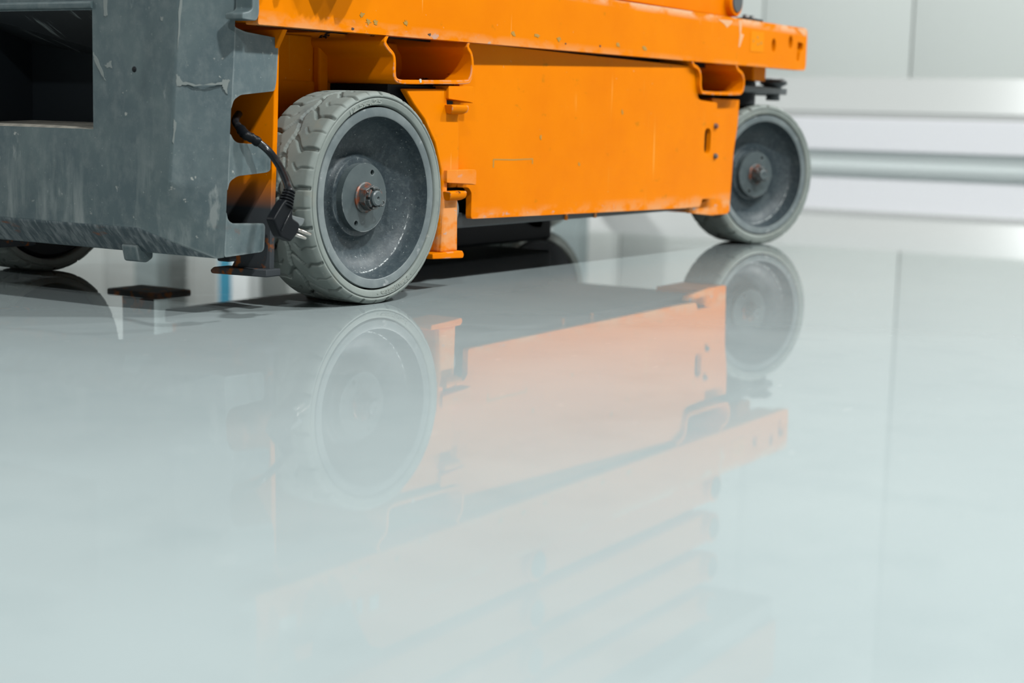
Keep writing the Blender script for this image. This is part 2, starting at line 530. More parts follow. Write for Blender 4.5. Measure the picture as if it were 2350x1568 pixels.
def tube(name, path, rad, mat, parent, seg=12):
    return obj_bm(name, tube_bm(path, rad, seg), mat, parent, smooth=True)

def lathe_bm(profile, seg=96, cx=0.0, cz=0.0, bm=None, close=False):
    """profile of (r, y) turned about the Y axis"""
    bm = bm or bmesh.new()
    rings = []
    for r, y in profile:
        if r < 1e-6:
            rings.append([bm.verts.new((cx, y, cz))])
        else:
            rings.append([bm.verts.new((cx + r * math.cos(2 * PI * k / seg), y, cz + r * math.sin(2 * PI * k / seg))) for k in range(seg)])
    pairs = list(zip(rings, rings[1:]))
    if close:
        pairs.append((rings[-1], rings[0]))
    for a, b in pairs:
        for k in range(seg):
            k2 = (k + 1) % seg
            if len(a) == 1 and len(b) > 1:
                bm.faces.new((a[0], b[k], b[k2]))
            elif len(b) == 1 and len(a) > 1:
                bm.faces.new((a[k], a[k2], b[0]))
            elif len(a) > 1:
                bm.faces.new((a[k], a[k2], b[k2], b[k]))
    return bm

def smooth_by_angle(o, deg=35):
    md = o.modifiers.new('edge_split', 'EDGE_SPLIT')
    md.split_angle = math.radians(deg)
    return o

# ------------------------------------------------------------------ the hall
floor = box('floor', ROOM_X0, ROOM_X1, ROOM_Y0, ROOM_Y1, -0.1, 0.0, M_FLOOR)
tag(floor, 'glossy pale grey poured resin floor', kind='structure')
ceil = box('ceiling', ROOM_X0, ROOM_X1, ROOM_Y0, ROOM_Y1, ROOM_H, ROOM_H + 0.1, M_CEIL)
tag(ceil, 'grey ceiling of the hall', kind='structure')
wall_back = box('wall_back', ROOM_X1 + 0.06, ROOM_X1 + 0.2, ROOM_Y0, ROOM_Y1, 0, ROOM_H, M_SEAM)
tag(wall_back, 'pale panelled wall far behind the lift', kind='structure')
pw = 1.2
y = 2.42 - pw * 11
pan_me = None
while y < ROOM_Y1 - 0.2:
    o = None
    if pan_me is None:
        o = box('panel', 0, 0.06, 0.006, pw - 0.006, 0.60, ROOM_H, M_WALL, wall_back, bevel=0.004, seg=2)
        pan_me = o.data
    else:
        o = bpy.data.objects.new('panel', pan_me)
        link(o, wall_back)
        md = o.modifiers.new('bevel', 'BEVEL')
        md.width = 0.004
        md.segments = 2
        md.limit_method = 'ANGLE'
    o.location = (ROOM_X1, y, 0)
    y += pw
base = empty('baseboard_back')
tag(base, 'stepped white kerb along the foot of the far wall', kind='structure')
box('toe_recess', ROOM_X1 - 0.16, ROOM_X1 + 0.06, ROOM_Y0, ROOM_Y1, 0.0, 0.10, M_TOE, base)
box('kerb_face', ROOM_X1 - 0.20, ROOM_X1 + 0.06, ROOM_Y0, ROOM_Y1, 0.10, 0.345, M_KERB, base, bevel=0.01)
plate('kerb_slope', [(ROOM_X1 - 0.155, 0.35), (ROOM_X1 + 0.06, 0.35), (ROOM_X1 + 0.06, 0.652), (ROOM_X1 - 0.01, 0.652), (ROOM_X1 - 0.16, 0.395), (ROOM_X1 - 0.155, 0.385)],
      ROOM_Y0, ROOM_Y1, M_KERBTOP, base, axis='Y')
for nm, a in (('wall_left', (ROOM_X0, ROOM_X1, ROOM_Y1, ROOM_Y1 + 0.15)), ('wall_right', (ROOM_X0, ROOM_X1, ROOM_Y0 - 0.15, ROOM_Y0)), ('wall_front', (ROOM_X0 - 0.15, ROOM_X0, ROOM_Y0, ROOM_Y1))):
    w = box(nm, *a, 0, ROOM_H, M_SIDEWALL)
    tag(w, 'plain grey wall of the hall', kind='structure')

# columns that mirror in the floor under the lift
def column(name, x, y0, y1, mat, label, cat):
    t = empty(name, (x, (y0 + y1) / 2, 0))
    h = (y1 - y0) / 2
    box('shaft', -0.09, 0.09, -h, h, 0.0, ROOM_H, mat, t, bevel=0.008)
    box('base_plate', -0.15, 0.15, -h - 0.06, h + 0.06, 0.0, 0.02, M_COLUMN, t)
    tag(t, label, cat)
    return t
column('steel_column', 9.6, 9.62, 9.92, M_COLUMN, 'dark grey steel column mirrored in the floor below the bumper', 'column')
column('steel_column', 9.6, 4.95, 5.2, M_COLUMN, 'grey steel column standing behind the lift near its middle', 'column')
t = column('striped_post', 9.6, 8.46, 8.84, M_POSTWHITE, 'white post with a blue stripe mirrored beside the front tyre', 'post')
box('stripe', -0.1, 0.1, 0.02, 0.16, 0.0, 3.0, M_BLUE, t)

# ceiling lamps
for i, (lx, ly) in enumerate(LAMPS):
    t = empty('ceiling_lamp', (lx, ly, LAMP_Z))
    bm = bmesh.new()
    prof = [(0.0, 0.16), (0.11, 0.16), (0.13, 0.10), (0.24, 0.03), (0.245, 0.005), (0.215, 0.005), (0.20, 0.02), (0.0, 0.02)]
    lathe_bm([(r, yy) for r, yy in prof], 40, bm=bm)
    bmesh.ops.rotate(bm, verts=bm.verts, cent=(0, 0, 0), matrix=Matrix.Rotation(PI / 2, 3, 'X'))
    obj_bm('housing', bm, M_LAMPBODY, t, smooth=True)
    bm = lathe_bm([(0.0, 0.012), (0.2, 0.012)], 40)
    bmesh.ops.rotate(bm, verts=bm.verts, cent=(0, 0, 0), matrix=Matrix.Rotation(PI / 2, 3, 'X'))
    obj_bm('diffuser', bm, M_LAMPGLOW, t)
    tube('hanging_rod', [(0, 0, 0.15), (0, 0, ROOM_H - LAMP_Z)], 0.008, M_LAMPBODY, t, 8)
    tag(t, LAMP_LABEL[i], 'lamp', 'ceiling lamps of the hall')
    ld = bpy.data.lights.new('lamp_light', 'AREA')
    ld.shape = 'DISK'
    ld.size = 0.40
    ld.energy = LAMP_W * LAMP_DIM.get((lx, ly), 1.0)
    ld.color = LAMP_COL
    lo = bpy.data.objects.new('lamp_light', ld)
    lo.location = (0, 0, -0.01)
    link(lo, t)

# ------------------------------------------------------------------ the scissor lift
lift = empty('scissor_lift')
tag(lift, 'orange scissor lift with grey bumper and grey rubber tyres on the glossy floor', 'scissor lift')
YC = 0.40           # middle of the machine across

# chassis core and tray
box('chassis_box', -0.155, 1.42, 0.172, 2 * YC - 0.172, 0.122, 0.402, M_ORANGE, lift, bevel=0.004)
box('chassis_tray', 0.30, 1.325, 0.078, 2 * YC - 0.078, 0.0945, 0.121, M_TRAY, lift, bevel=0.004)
box('arch_rib', 0.055, 0.078, 0.158, 0.173, 0.20, 0.401, M_ORANGE, lift, bevel=0.004)
box('arch_ledge', -0.155, 0.056, 0.168, 0.172, 0.150, 0.331, M_ORANGE, lift)
for px in (0.70, 0.815):
    box('tray_strap', px, px + 0.008, 0.0755, 0.079, 0.094, 0.1205, M_POST, lift)

# side rail
def hole_slot(x, z):
    return rounded([(x - 0.014, z - 0.024), (x - 0.001, z - 0.026), (x + 0.006, z - 0.004), (x + 0.024, z + 0.004), (x + 0.022, z + 0.018), (x - 0.012, z + 0.020)], 0.003, 2)
rail_poly = rounded([(-0.2412, 0.400), (1.772, 0.414), (1.772, 0.514), (-0.240, 0.503)], [0.003, 0.016, 0.016, 0.003], 5)
rail = plate('side_rail', rail_poly, 0.030, 0.052, M_RAIL, lift, axis='Y',
             holes=[circle(1.566, 0.464, 0.0125, 0.016, 16), circle(1.668, 0.476, 0.0125, 0.016, 16), hole_slot(1.725, 0.460)], bevel=0.007, seg=4)
plate('rail_core', rounded([(-0.236, 0.404), (1.765, 0.418), (1.765, 0.51), (-0.236, 0.499)], [0.003, 0.016, 0.016, 0.003], 4), 0.0535, 0.105, M_ORANGE, rail, bevel=0.004)
far_rail = plate('side_rail', rail_poly, 2 * YC - 0.105, 2 * YC - 0.03, M_RAIL, lift, bevel=0.0095)

def flake(x, z, s, mat, parent, y_surf=0.0298, n=9, stretch=1.0, name='paint_chip', seed=0):
    rnd = random.Random(seed + int(x * 1000) * 7 + int(z * 1000))
    poly = []
    for k in range(n):
        a = 2 * PI * k / n
        r = s * (0.25 + 0.75 * rnd.random())
        poly.append((x + r * math.cos(a) * stretch, z + r * math.sin(a)))
    return plate(name, poly, y_surf - 0.0004, y_surf + 0.001, mat, parent)

# insect-like splats along the rail and a few chips
for x, z in ((-0.008, 0.428), (0.008, 0.419), (0.026, 0.4195), (0.104, 0.4235)):
    flake(x, z, 0.0055, M_OLIVE, rail, n=15, stretch=1.4)
for x, z, s in ((0.168, 0.4095, 0.004), (0.60, 0.418, 0.003), (0.73, 0.420, 0.004), (-0.03, 0.4075, 0.004)):
    flake(x, z, s * 0.7, M_DARKCHIP, rail, n=12, stretch=1.6)
for x, z, s in ((0.42, 0.424, 0.006), (0.50, 0.427, 0.007), (0.575, 0.424, 0.006), (0.91, 0.425, 0.008), (0.80, 0.425, 0.006)):
    flake(x, z, s, M_OLIVE, rail, stretch=1.8)
for poly in ([(1.362, 0.509), (1.379, 0.508), (1.376, 0.48), (1.392, 0.478), (1.385, 0.468), (1.372, 0.45), (1.366, 0.45), (1.37, 0.475)],
             [(1.25, 0.503), (1.33, 0.505), (1.32, 0.497), (1.30, 0.488), (1.285, 0.495)], [(1.70, 0.511), (1.76, 0.511), (1.758, 0.495), (1.73, 0.502)]):
    plate('paint_chip', poly, 0.0296, 0.031, M_PEACH, rail)
st = plate('warning_sticker', rounded([(1.43, 0.444), (1.505, 0.445), (1.505, 0.490), (1.43, 0.489)], 0.004, 2), 0.0292, 0.0305, M_YELLOW, rail)
for x, z in ((1.445, 0.468), (1.468, 0.476), (1.472, 0.46), (1.49, 0.465)):
    flake(x, z, 0.005, M_OLIVE, st, y_surf=0.0290, name='worn_mark')
for i, (x0, x1, z0, z1) in enumerate(((-0.190, -0.150, 0.450, 0.490), (-0.082, -0.016, 0.462, 0.492), (-0.002, 0.012, 0.466, 0.490), (0.032, 0.054, 0.470, 0.493))):
    s_ = plate('warning_sticker', [(x0, z0), (x1, z0), (x1, z1), (x0, z1)], 0.0292, 0.0305, M_STICKER, rail)
    if i < 2:
        plate('sticker_strip', [(x0, z1 - 0.009), (x1, z1 - 0.009), (x1, z1), (x0, z1)], 0.0289, 0.0300, M_STICKERDARK, s_)

# swing-out battery door, standing slightly open at its far end
DOOR_S = -0.021
shear = lambda c: (c[0], c[1] + DOOR_S * (c[0] - 0.33), c[2])
door_poly = rounded([(0.300, 0.4055), (1.169, 0.3995), (1.179, 0.358), (1.192, 0.331), (1.284, 0.327), (1.3, 0.120), (1.231, 0.120), (1.222, 0.104), (1.150, 0.103),
                     (0.343, 0.1115), (0.343, 0.156), (0.334, 0.165), (0.300, 0.166)], [0.004, 0.012, 0.006, 0.012, 0.004, 0.004, 0.003, 0.006, 0.004, 0.006, 0.003, 0.008, 0.003], 4)
slot = rounded([(1.229, 0.217), (1.260, 0.217), (1.260, 0.272), (1.229, 0.272)], 0.0154, 6)
door = plate('battery_door', door_poly, 0.058, 0.069, M_DOOR, lift, holes=[slot], bevel=0.0045, seg=4, post=shear)
plate('slot_dark_fill', [(1.215, 0.205), (1.275, 0.205), (1.275, 0.285), (1.215, 0.285)], 0.074, 0.080, M_BLACK, door, post=shear)  # black plate put in as the dark inside of the slot
for x, z in ((1.278, 0.277), (1.282, 0.212)):
    bm = lathe_bm([(0.0, 0.0305), (0.004, 0.031), (0.006, 0.034), (0.006, 0.046)], 14, cx=x, cz=z)
    smooth_by_angle(obj_bm('bolt', bm, M_NUT, door, smooth=True))
# folded hinge edge of the door
box('hinge_edge', 0.280, 0.312, 0.0585, 0.098, 0.1655, 0.331, M_ORANGE, door, bevel=0.008)
def knuckle(z0, z1, x1):
    plate('hinge_knuckle', rounded([(0.232, z0 + 0.004), (x1 - 0.01, z0), (x1, z0 - 0.002), (x1, z1), (0.232, z1)], [0.002, 0.006, 0.004, 0.006, 0.002], 3), 0.034, 0.066, M_POST, door, bevel=0.004)
knuckle(0.307, 0.3325, 0.307)
knuckle(0.172, 0.1965, 0.320)
for x, z in ((0.70, 0.2), (0.86, 0.30), (0.56, 0.25)):
    flake(x, z, 0.006, M_OLIVE, door, y_surf=0.0578 + DOOR_S * (x - 0.33), stretch=0.7)
# scratched bracket-shaped mark low on the door
for x0, x1, z0, z1 in ((0.408, 0.535, 0.2105, 0.2125), (0.406, 0.4095, 0.198, 0.2125), (0.533, 0.536, 0.203, 0.2125)):
    ys = 0.058 + DOOR_S * (x0 - 0.33)
    plate('scratch_mark', [(x0, z0), ((x0 + x1) / 2, z0 - 0.0012), (x1, z0), (x1, z1), ((x0 + x1) / 2, z1 - 0.001), (x0, z1)], 0.0577, 0.059, M_OLIVE, door, post=shear)

# hinge post beside the wheel arch
post_poly = [(0.118, 0.324), (0.237, 0.327), (0.238, 0.300), (0.272, 0.300), (0.276, 0.193), (0.243, 0.191), (0.243, 0.162), (0.274, 0.160), (0.2765, 0.062), (0.2265, 0.062),
             (0.229, 0.145), (0.223, 0.199), (0.205, 0.240), (0.173, 0.278), (0.144, 0.300)]
hp = plate('hinge_post', post_poly, 0.040, 0.052, M_POST, lift, bevel=0.003)
box('post_tube', 0.225, 0.2768, 0.0395, 0.080, 0.058, 0.158, M_POST, hp, bevel=0.009, seg=4)
plate('post_foot', rounded([(0.195, 0.0535), (0.285, 0.050), (0.288, 0.056), (0.283, 0.0625), (0.195, 0.0625)], 0.002, 2), 0.034, 0.10, M_EDGEWORN, hp, bevel=0.002)
for z in (0.290, 0.150):
    bm = bmesh.new()
    bm = tube_bm([(0.230, 0.036, z + 0.008), (0.278, 0.036, z + 0.008)], 0.0115, 14, bm)
    for v in bm.verts:
        if v.co.z > z + 0.012:
            v.co.z = z + 0.012
        if v.co.z < z:
            v.co.x = 0.254 + (v.co.x - 0.254) * 0.75
    obj_bm('hinge_pin', bm, M_EDGEWORN, hp, bevel=0.0015)
bm = lathe_bm([(0.0, 0.060), (0.025, 0.060), (0.028, 0.064), (0.028, 0.09)], 32, cx=0.283, cz=0.128)
obj_bm('rubber_pad', bm, M_SCUFF, lift, smooth=True)
box('arch_dark_fill', 0.10, 0.30, 0.060, 0.172, 0.30, 0.33, M_BLACK, lift)  # black box put in as the shaded gap below the pocket
box('hinge_dark_fill', 0.235, 0.36, 0.098, 0.172, 0.10, 0.33, M_BLACK, lift)  # black box put in as the dark opening beside the hinge
box('gap_dark_fill', -0.15, 1.40, 0.106, 0.112, 0.404, 0.47, M_BLACK, lift)  # black filler added so the gap under the rail stays dark
box('door_back_fill', 0.36, 1.29, 0.098, 0.172, 0.122, 0.402, M_BLACK, lift)  # plain black box filling the space behind the door

# the same post, foot and door on the far side
fp = plate('hinge_post', post_poly, 2 * YC - 0.052, 2 * YC - 0.040, M_POST, lift, bevel=0.003)
box('post_tube', 0.225, 0.2768, 2 * YC - 0.080, 2 * YC - 0.0395, 0.058, 0.158, M_FOOT, fp, bevel=0.009, seg=4)
box('post_foot', 0.195, 0.287, 0.64, 2 * YC - 0.034, 0.050, 0.0625, M_FOOT, fp, bevel=0.003)
plate('battery_door', door_poly, 2 * YC - 0.069, 2 * YC - 0.058, M_DOOR, lift, bevel=0.0045)

# rear post
rp = plate('rear_post', rounded([(1.295, 0.336), (1.440, 0.336), (1.437, 0.276), (1.421, 0.224), (1.412, 0.087), (1.400, 0.081), (1.315, 0.081), (1.20, 0.090), (1.2, 0.10), (1.30, 0.118)], [0.002, 0.002, 0.02, 0.02, 0.004, 0.004, 0.002, 0.002, 0, 0], 3),
           0.0545, 0.0625, M_DOOR, lift, bevel=0.002)
box('post_web', 1.295, 1.43, 0.0625, 0.172, 0.085, 0.335, M_ORANGE, rp)

# fork pockets: bent sheet tunnels running right through the chassis
def pocket(path):
    pth = [tuple(v) for v in smooth_path([(a, b) for a, b in path], 3)]
    return plate('fork_pocket', sheet_outline(pth, 0.0065), 0.031, 2 * YC - 0.031, M_EDGEWORN, lift, bevel=0.0015, seg=2)
pocket([(0.062, 0.406), (0.053, 0.393), (0.060, 0.384), (0.075, 0.374), (0.0785, 0.362), (0.0785, 0.350), (0.081, 0.339), (0.092, 0.3345), (0.12, 0.334), (0.18, 0.336), (0.275, 0.339), (0.290, 0.344),
        (0.2965, 0.356), (0.297, 0.372), (0.292, 0.386), (0.282, 0.396), (0.287, 0.408)])
pocket([(1.136, 0.412), (1.144, 0.402), (1.160, 0.398), (1.174, 0.391), (1.181, 0.378), (1.182, 0.362), (1.188, 0.350), (1.20, 0.347), (1.28, 0.347), (1.375, 0.349), (1.398, 0.353),
        (1.407, 0.364), (1.408, 0.380), (1.396, 0.394), (1.372, 0.402), (1.362, 0.414)])
flake(0.148, 0.3375, 0.006, M_PALECHIP, lift, y_surf=0.0308, n=6)

# end flange behind the bumper, with its low skid foot
fl = plate('end_flange', [(0.045, 0.398), (0.060, 0.372), (0.062, 0.257), (0.066, 0.13), (0.067, 0.058), (0.14, 0.058), (0.135, 0.066), (0.150, 0.072), (0.74, 0.072), (0.74, 0.398)],
           -0.170, -0.160, M_FLANGE, lift, axis='X', bevel=0.0015)
plate('skid_foot', rounded([(0.060, 0.049), (0.164, 0.0475), (0.167, 0.052), (0.160, 0.0575), (0.060, 0.060)], 0.002, 2), -0.186, -0.154, M_FOOT, fl, axis='X', bevel=0.002)

# ------------------------------------------------------------------ bumper
FX = -0.315                                    # front face
def edge_x(z):                                  # tongue / corner edge
    return -0.254 - (0.400 - z) * 0.0662
def cor_y(z):                                   # corner / front edge
    return 0.106 + max(0.0, 0.428 - z) * 0.070 - max(0.0, z - 0.428) * 0.05
bm = bmesh.new()
ZT = 0.575
def mv(x, y_, z):
    return bm.verts.new((x, y_, z))
# near half corner vertices, then mirrored ones
def corner(flip):
    f = (lambda yy: 2 * YC - yy) if flip else (lambda yy: yy)
    d = {}
    d['Et'] = mv(edge_x(ZT), f(0.060), ZT)
    d['Em'] = mv(edge_x(0.176), f(0.0605), 0.176)
    d['Eb'] = mv(edge_x(0.083), f(0.0605), 0.083)
    d['Ft'] = mv(FX, f(cor_y(ZT)), ZT)
    d['A'] = mv(FX, f(0.123), 0.187)
    d['Am'] = mv(-0.3085, f(0.1085), 0.176)
    d['B'] = mv(FX, f(0.183), 0.117)
    d['C'] = mv(-0.2825, f(0.0805), 0.102)
    d['D'] = mv(-0.2825, f(0.0825), 0.081)
    d['Ek'] = mv(edge_x(0.428), f(0.060), 0.428)
    d['Fk'] = mv(FX, f(cor_y(0.428)), 0.428)
    d['El'] = mv(edge_x(0.187), f(0.060), 0.187)
    bm.faces.new((d['Et'], d['Ft'], d['Fk'], d['Ek']))
    bm.faces.new((d['Ek'], d['Fk'], d['A'], d['El']))
    bm.faces.new((d['El'], d['A'], d['Am'], d['Em']))
    bm.faces.new((d['Em'], d['Am'], d['C'], d['Eb']))
    bm.faces.new((d['C'], d['D'], d['Eb']))
    bm.faces.new((d['A'], d['B'], d['C'], d['Am']))
    bm.faces.new((d['B'], d['D'], d['C']))
    return d
n_, f_ = corner(False), corner(True)
# front face round the pocket opening
PY0, PY1, PZ0, PZ1 = 0.267, 2 * YC - 0.267, 0.2525, 0.417
po = [mv(FX, PY0, PZ0), mv(FX, PY1, PZ0), mv(FX, PY1, PZ1), mv(FX, PY0, PZ1)]
bm.faces.new((n_['A'], n_['Fk'], n_['Ft'], po[3], po[0]))
bm.faces.new((n_['A'], po[0], n_['B']))
bm.faces.new((f_['A'], po[2], f_['Ft'], f_['Fk']))
bm.faces.new((f_['A'], f_['B'], po[1], po[2]))
bm.faces.new((n_['Ft'], f_['Ft'], po[2], po[3]))
bm.faces.new((n_['B'], po[0], po[1], f_['B']))
# belly and top
bm.faces.new((n_['B'], f_['B'], f_['D'], n_['D'])).material_index = 1
rb0, rb1 = mv(-0.2, 0.09, 0.085), mv(-0.2, 2 * YC - 0.09, 0.085)
bm.faces.new((n_['D'], f_['D'], rb1, rb0))
tb0, tb1 = mv(-0.2, 0.06, ZT), mv(-0.2, 2 * YC - 0.06, ZT)
bm.faces.new((n_['Et'], n_['Ft'], f_['Ft'], f_['Et'], tb1, tb0))
bumper = obj_bm('bumper', bm, [M_SHELL, M_BELLY], lift, bevel=0.004, seg=3)
# recess behind the opening: walls coloured black as shade, scratched sloping roof, dusty ledge
D1 = FX + 0.13
bm = bmesh.new()
zr0, zr1 = 0.345, 0.378
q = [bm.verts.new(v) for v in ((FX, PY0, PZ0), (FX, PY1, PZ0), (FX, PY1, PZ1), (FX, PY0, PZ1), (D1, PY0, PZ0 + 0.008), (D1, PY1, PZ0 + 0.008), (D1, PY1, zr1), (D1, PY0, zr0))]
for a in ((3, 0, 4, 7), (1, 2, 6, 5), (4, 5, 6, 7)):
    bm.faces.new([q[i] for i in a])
obj_bm('recess', bm, M_RECESS_SHADE, bumper)
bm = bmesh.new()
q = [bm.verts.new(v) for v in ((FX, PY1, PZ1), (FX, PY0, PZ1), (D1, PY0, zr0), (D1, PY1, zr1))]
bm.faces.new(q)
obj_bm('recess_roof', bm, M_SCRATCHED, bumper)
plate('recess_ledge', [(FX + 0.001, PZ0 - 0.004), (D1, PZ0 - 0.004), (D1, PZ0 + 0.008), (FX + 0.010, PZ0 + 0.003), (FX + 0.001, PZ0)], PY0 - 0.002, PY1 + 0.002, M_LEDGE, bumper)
plate('recess_lip', rounded([(FX - 0.004, PZ1 + 0.012), (FX - 0.004, PZ1 + 0.003), (FX + 0.004, PZ1), (FX + 0.012, PZ1), (FX + 0.012, PZ1 + 0.014)], 0.003, 3), PY0 - 0.001, PY1 + 0.001, M_SHELL, bumper, smooth=False)

# rubbed scuffs on the shell
def jitter(poly, amp, n=3, seed=1):
    rnd = random.Random(seed)
    out = []
    for i in range(len(poly)):
        a, b = Vector(poly[i]), Vector(poly[(i + 1) % len(poly)])
        for k in range(n):
            q_ = a.lerp(b, k / n)
            out.append((q_.x + rnd.uniform(-amp, amp), q_.y + rnd.uniform(-amp, amp)))
    return out
for k, poly in enumerate(([(0.2447, 0.440), (0.2370, 0.440), (0.2375, 0.4088), (0.2442, 0.4077)],
                          [(0.2655, 0.3589), (0.2543, 0.347), (0.242, 0.3201), (0.2511, 0.329), (0.2640, 0.3499)],
                          [(0.2434, 0.341), (0.2307, 0.3483), (0.23, 0.3381), (0.2401, 0.3387)],
                          [(0.1388, 0.4067), (0.1325, 0.4054), (0.1341, 0.4014), (0.1381, 0.402)])):
    plate('scuff', jitter(poly, 0.0010, 5, k), FX - 0.0004, FX + 0.001, M_SCUFFPALE, bumper, axis='X')
def on_corner(c):
    # c.x runs 0..1 from the tongue edge to the front edge, c.z is height, c.y is depth
    t_, z_ = c[0], c[2]
    a, b = Vector((edge_x(z_), 0.060)), Vector((FX, cor_y(z_)))
    q_ = a.lerp(b, t_)
    n2 = Vector((b - a)).normalized()
    n2 = Vector((-n2.y, n2.x))
    if n2.x > 0:
        n2 = -n2
    return (q_.x + n2.x * c[1], q_.y + n2.y * c[1], z_)
for k, poly in enumerate(([(0.97, 0.3302), (0.92, 0.3275), (0.86, 0.3205), (0.63, 0.3170), (0.40, 0.3185), (0.20, 0.3215), (0.14, 0.3256), (0.05, 0.3245), (0.09, 0.3151), (0.07, 0.3041), (0.15, 0.3127), (0.19, 0.3187), (0.40, 0.3165), (0.65, 0.3152), (0.86, 0.3165), (0.96, 0.3129)],
                          [(0.98, 0.43), (0.93, 0.43), (0.95, 0.385), (0.98, 0.36)], [(0.97, 0.27), (0.94, 0.265), (0.95, 0.235), (0.98, 0.24)])):
    plate('scuff', [(a + random.Random(k * 31 + i_).uniform(-0.012, 0.012), b) for i_, (a, b) in enumerate(jitter(poly, 0.0011, 4, k + 9))], 0.0005, -0.001, M_SCUFFPALE, bumper, post=on_corner)

def tongue(poly, r=0.004):
    plate('bumper_tongue', rounded(poly, r, 4), 0.0600, 0.0670, M_SHELL, bumper, bevel=0.0018, seg=2)
e = edge_x
tongue([(e(ZT), ZT), (e(0.405), 0.405), (-0.250, 0.406), (-0.222, 0.411), (-0.218, 0.436), (-0.215, ZT)])
tongue([(e(0.398), 0.398), (-0.252, 0.3955), (-0.233, 0.391), (-0.161, 0.386), (-0.162, 0.380), (-0.166, 0.327), (-0.170, 0.312), (-0.242, 0.305), (-0.256, 0.298), (e(0.284), 0.284)], 0.005)
tongue([(e(0.254), 0.254), (-0.257, 0.244), (-0.248, 0.2395), (-0.214, 0.238), (-0.183, 0.235), (-0.178, 0.229), (-0.178, 0.201), (-0.186, 0.198), (-0.248, 0.194), (-0.264, 0.187), (e(0.172), 0.172)], 0.006)
tongue([(e(0.147), 0.147), (-0.2675, 0.134), (-0.258, 0.129), (-0.192, 0.1265), (-0.189, 0.122), (-0.191, 0.090), (-0.196, 0.086), (e(0.083), 0.083)], 0.005)
# dark strap closing the top notch, belly lug and rubber stop
plate('bumper_return', rounded([(-0.2415, 0.413), (-0.2415, ZT), (-0.2555, ZT), (-0.2555, 0.420), (-0.262, 0.416), (-0.276, 0.413), (-0.276, 0.405), (-0.247, 0.404)], [0.006, 0, 0, 0.003, 0.003, 0.002, 0.002, 0.006], 3), 0.0275, 0.058, M_SHELL, bumper, bevel=0.002)
plate('belly_lug', rounded([(-0.296, 0.092), (-0.262, 0.092), (-0.262, 0.072), (-0.274, 0.066), (-0.290, 0.068)], 0.003, 2), 0.205, 0.235, M_SHELL, bumper, bevel=0.003)
box('rubber_stop', -0.262, -0.244, 0.064, 0.086, 0.0755, 0.085, M_BLACK, bumper, bevel=0.003)
box('light_stop_plate', -0.275, -0.165, 0.09, 2 * YC - 0.09, 0.086, 0.090, M_BLACK, bumper)  # black plate added to keep floor light out of the bumper interior
bm = lathe_bm([(0.0, 0.0), (0.004, 0.0005), (0.0045, 0.004)], 14)
bmesh.ops.rotate(bm, verts=bm.verts, cent=(0, 0, 0), matrix=Matrix.Rotation(-PI / 2, 3, 'Z'))
bmesh.ops.translate(bm, verts=bm.verts, vec=(FX - 0.001, 0.1875, 0.336))
obj_bm('rivet', bm, M_BLACK, bumper, smooth=True)

# ------------------------------------------------------------------ wheels
R_T, W_T = 0.159, 0.108

def tread_depth(th, v):
    """groove depth on the tread: th in degrees, v across 0..1"""
    pitch = 360.0 / 17
    rr = R_T
    def sst(a, b, x):
        t = min(1.0, max(0.0, (x - a) / (b - a)))
        return t * t * (3 - 2 * t)
    vv, off = (v, 0.0) if v < 0.5 else (1 - v, pitch / 2)
    g = -8.0 * sst(0.20, 0.44, vv) + 1.5 * sst(0.14, 0.24, vv)
    slope = 0.72 if 0.2 < vv < 0.44 else 1.0
    def lat(offset, half, depth, vmax):
        if vv > vmax:
            return 0.0
        a = ((th - g - offset - off + pitch / 2) % pitch) - pitch / 2
        d = abs(math.radians(a)) * rr * slope
        return depth * (1 - sst(half * 0.55, half, d))
    d1 = lat(4.0, 0.0036, 0.0058, 0.5)
    d2 = lat(4.0 + pitch / 2, 0.0020, 0.0024, 0.32)
    # zig-zag groove round the middle
    ph = ((th - 4.0) % pitch) / pitch
    zig = 0.5 + 0.045 * (4 * abs(ph - 0.5) - 1)
    d3 = 0.0046 * (1 - sst(0.014, 0.028, abs(v - zig)))
    return max(d1, d2, d3)

def tyre_mesh():
    prof = []      # (r, y, v or None)
    face = [(0.1372, 0.0140), (0.1376, 0.0034), (0.1386, 0.0014), (0.1400, 0.0008), (0.1470, 0.0), (0.1482, 0.0), (0.1487, 0.0022), (0.1497, 0.0022), (0.1503, 0.0), (0.1525, 0.0002)]
    for r, yy in face:
        prof.append((r, yy, None))
    prof.append((0.1548, 0.0018, 0.0))
    prof.append((0.1572, 0.0042, 0.0))
    nt_ = 46
    for i in range(nt_ + 1):
        v = i / nt_
        yy = 0.0068 + (W_T - 0.0136) * v
        crown = -0.0006 * (2 * abs(v - 0.5)) ** 4
        prof.append((R_T + crown, yy, v))
    prof.append((0.1572, W_T - 0.0042, 1.0))
    prof.append((0.1548, W_T - 0.0018, 1.0))
    for r, yy in face[::-1]:
        prof.append((r, W_T - yy, None))
    seg = 850
    verts, faces = [], []
    n = len(prof)
    for k in range(seg):
        th = 360.0 * k / seg
        c, s = math.cos(math.radians(th)), math.sin(math.radians(th))
        for r, yy, v in prof:
            if v is not None:
                dd = tread_depth(th, v)
                r2 = r - dd * (1.0 if r > 0.158 else (0.92 if r > 0.156 else 0.75))
            else:
                r2 = r
            verts.append((r2 * c, yy, r2 * s))
    for k in range(seg):
        k2 = (k + 1) % seg
        for i in range(n - 1):
            faces.append((k * n + i, k2 * n + i, k2 * n + i + 1, k * n + i + 1))
    me = bpy.data.meshes.new('tyre')
    me.from_pydata(verts, [], faces)
    me.materials.append(M_TYRE)
    for p_ in me.polygons:
        p_.use_smooth = True
    me.update()
    bm_ = bmesh.new()
    bm_.from_mesh(me)
    bmesh.ops.recalc_face_normals(bm_, faces=bm_.faces[:])
    bm_.to_mesh(me)
    bm_.free()
    return me

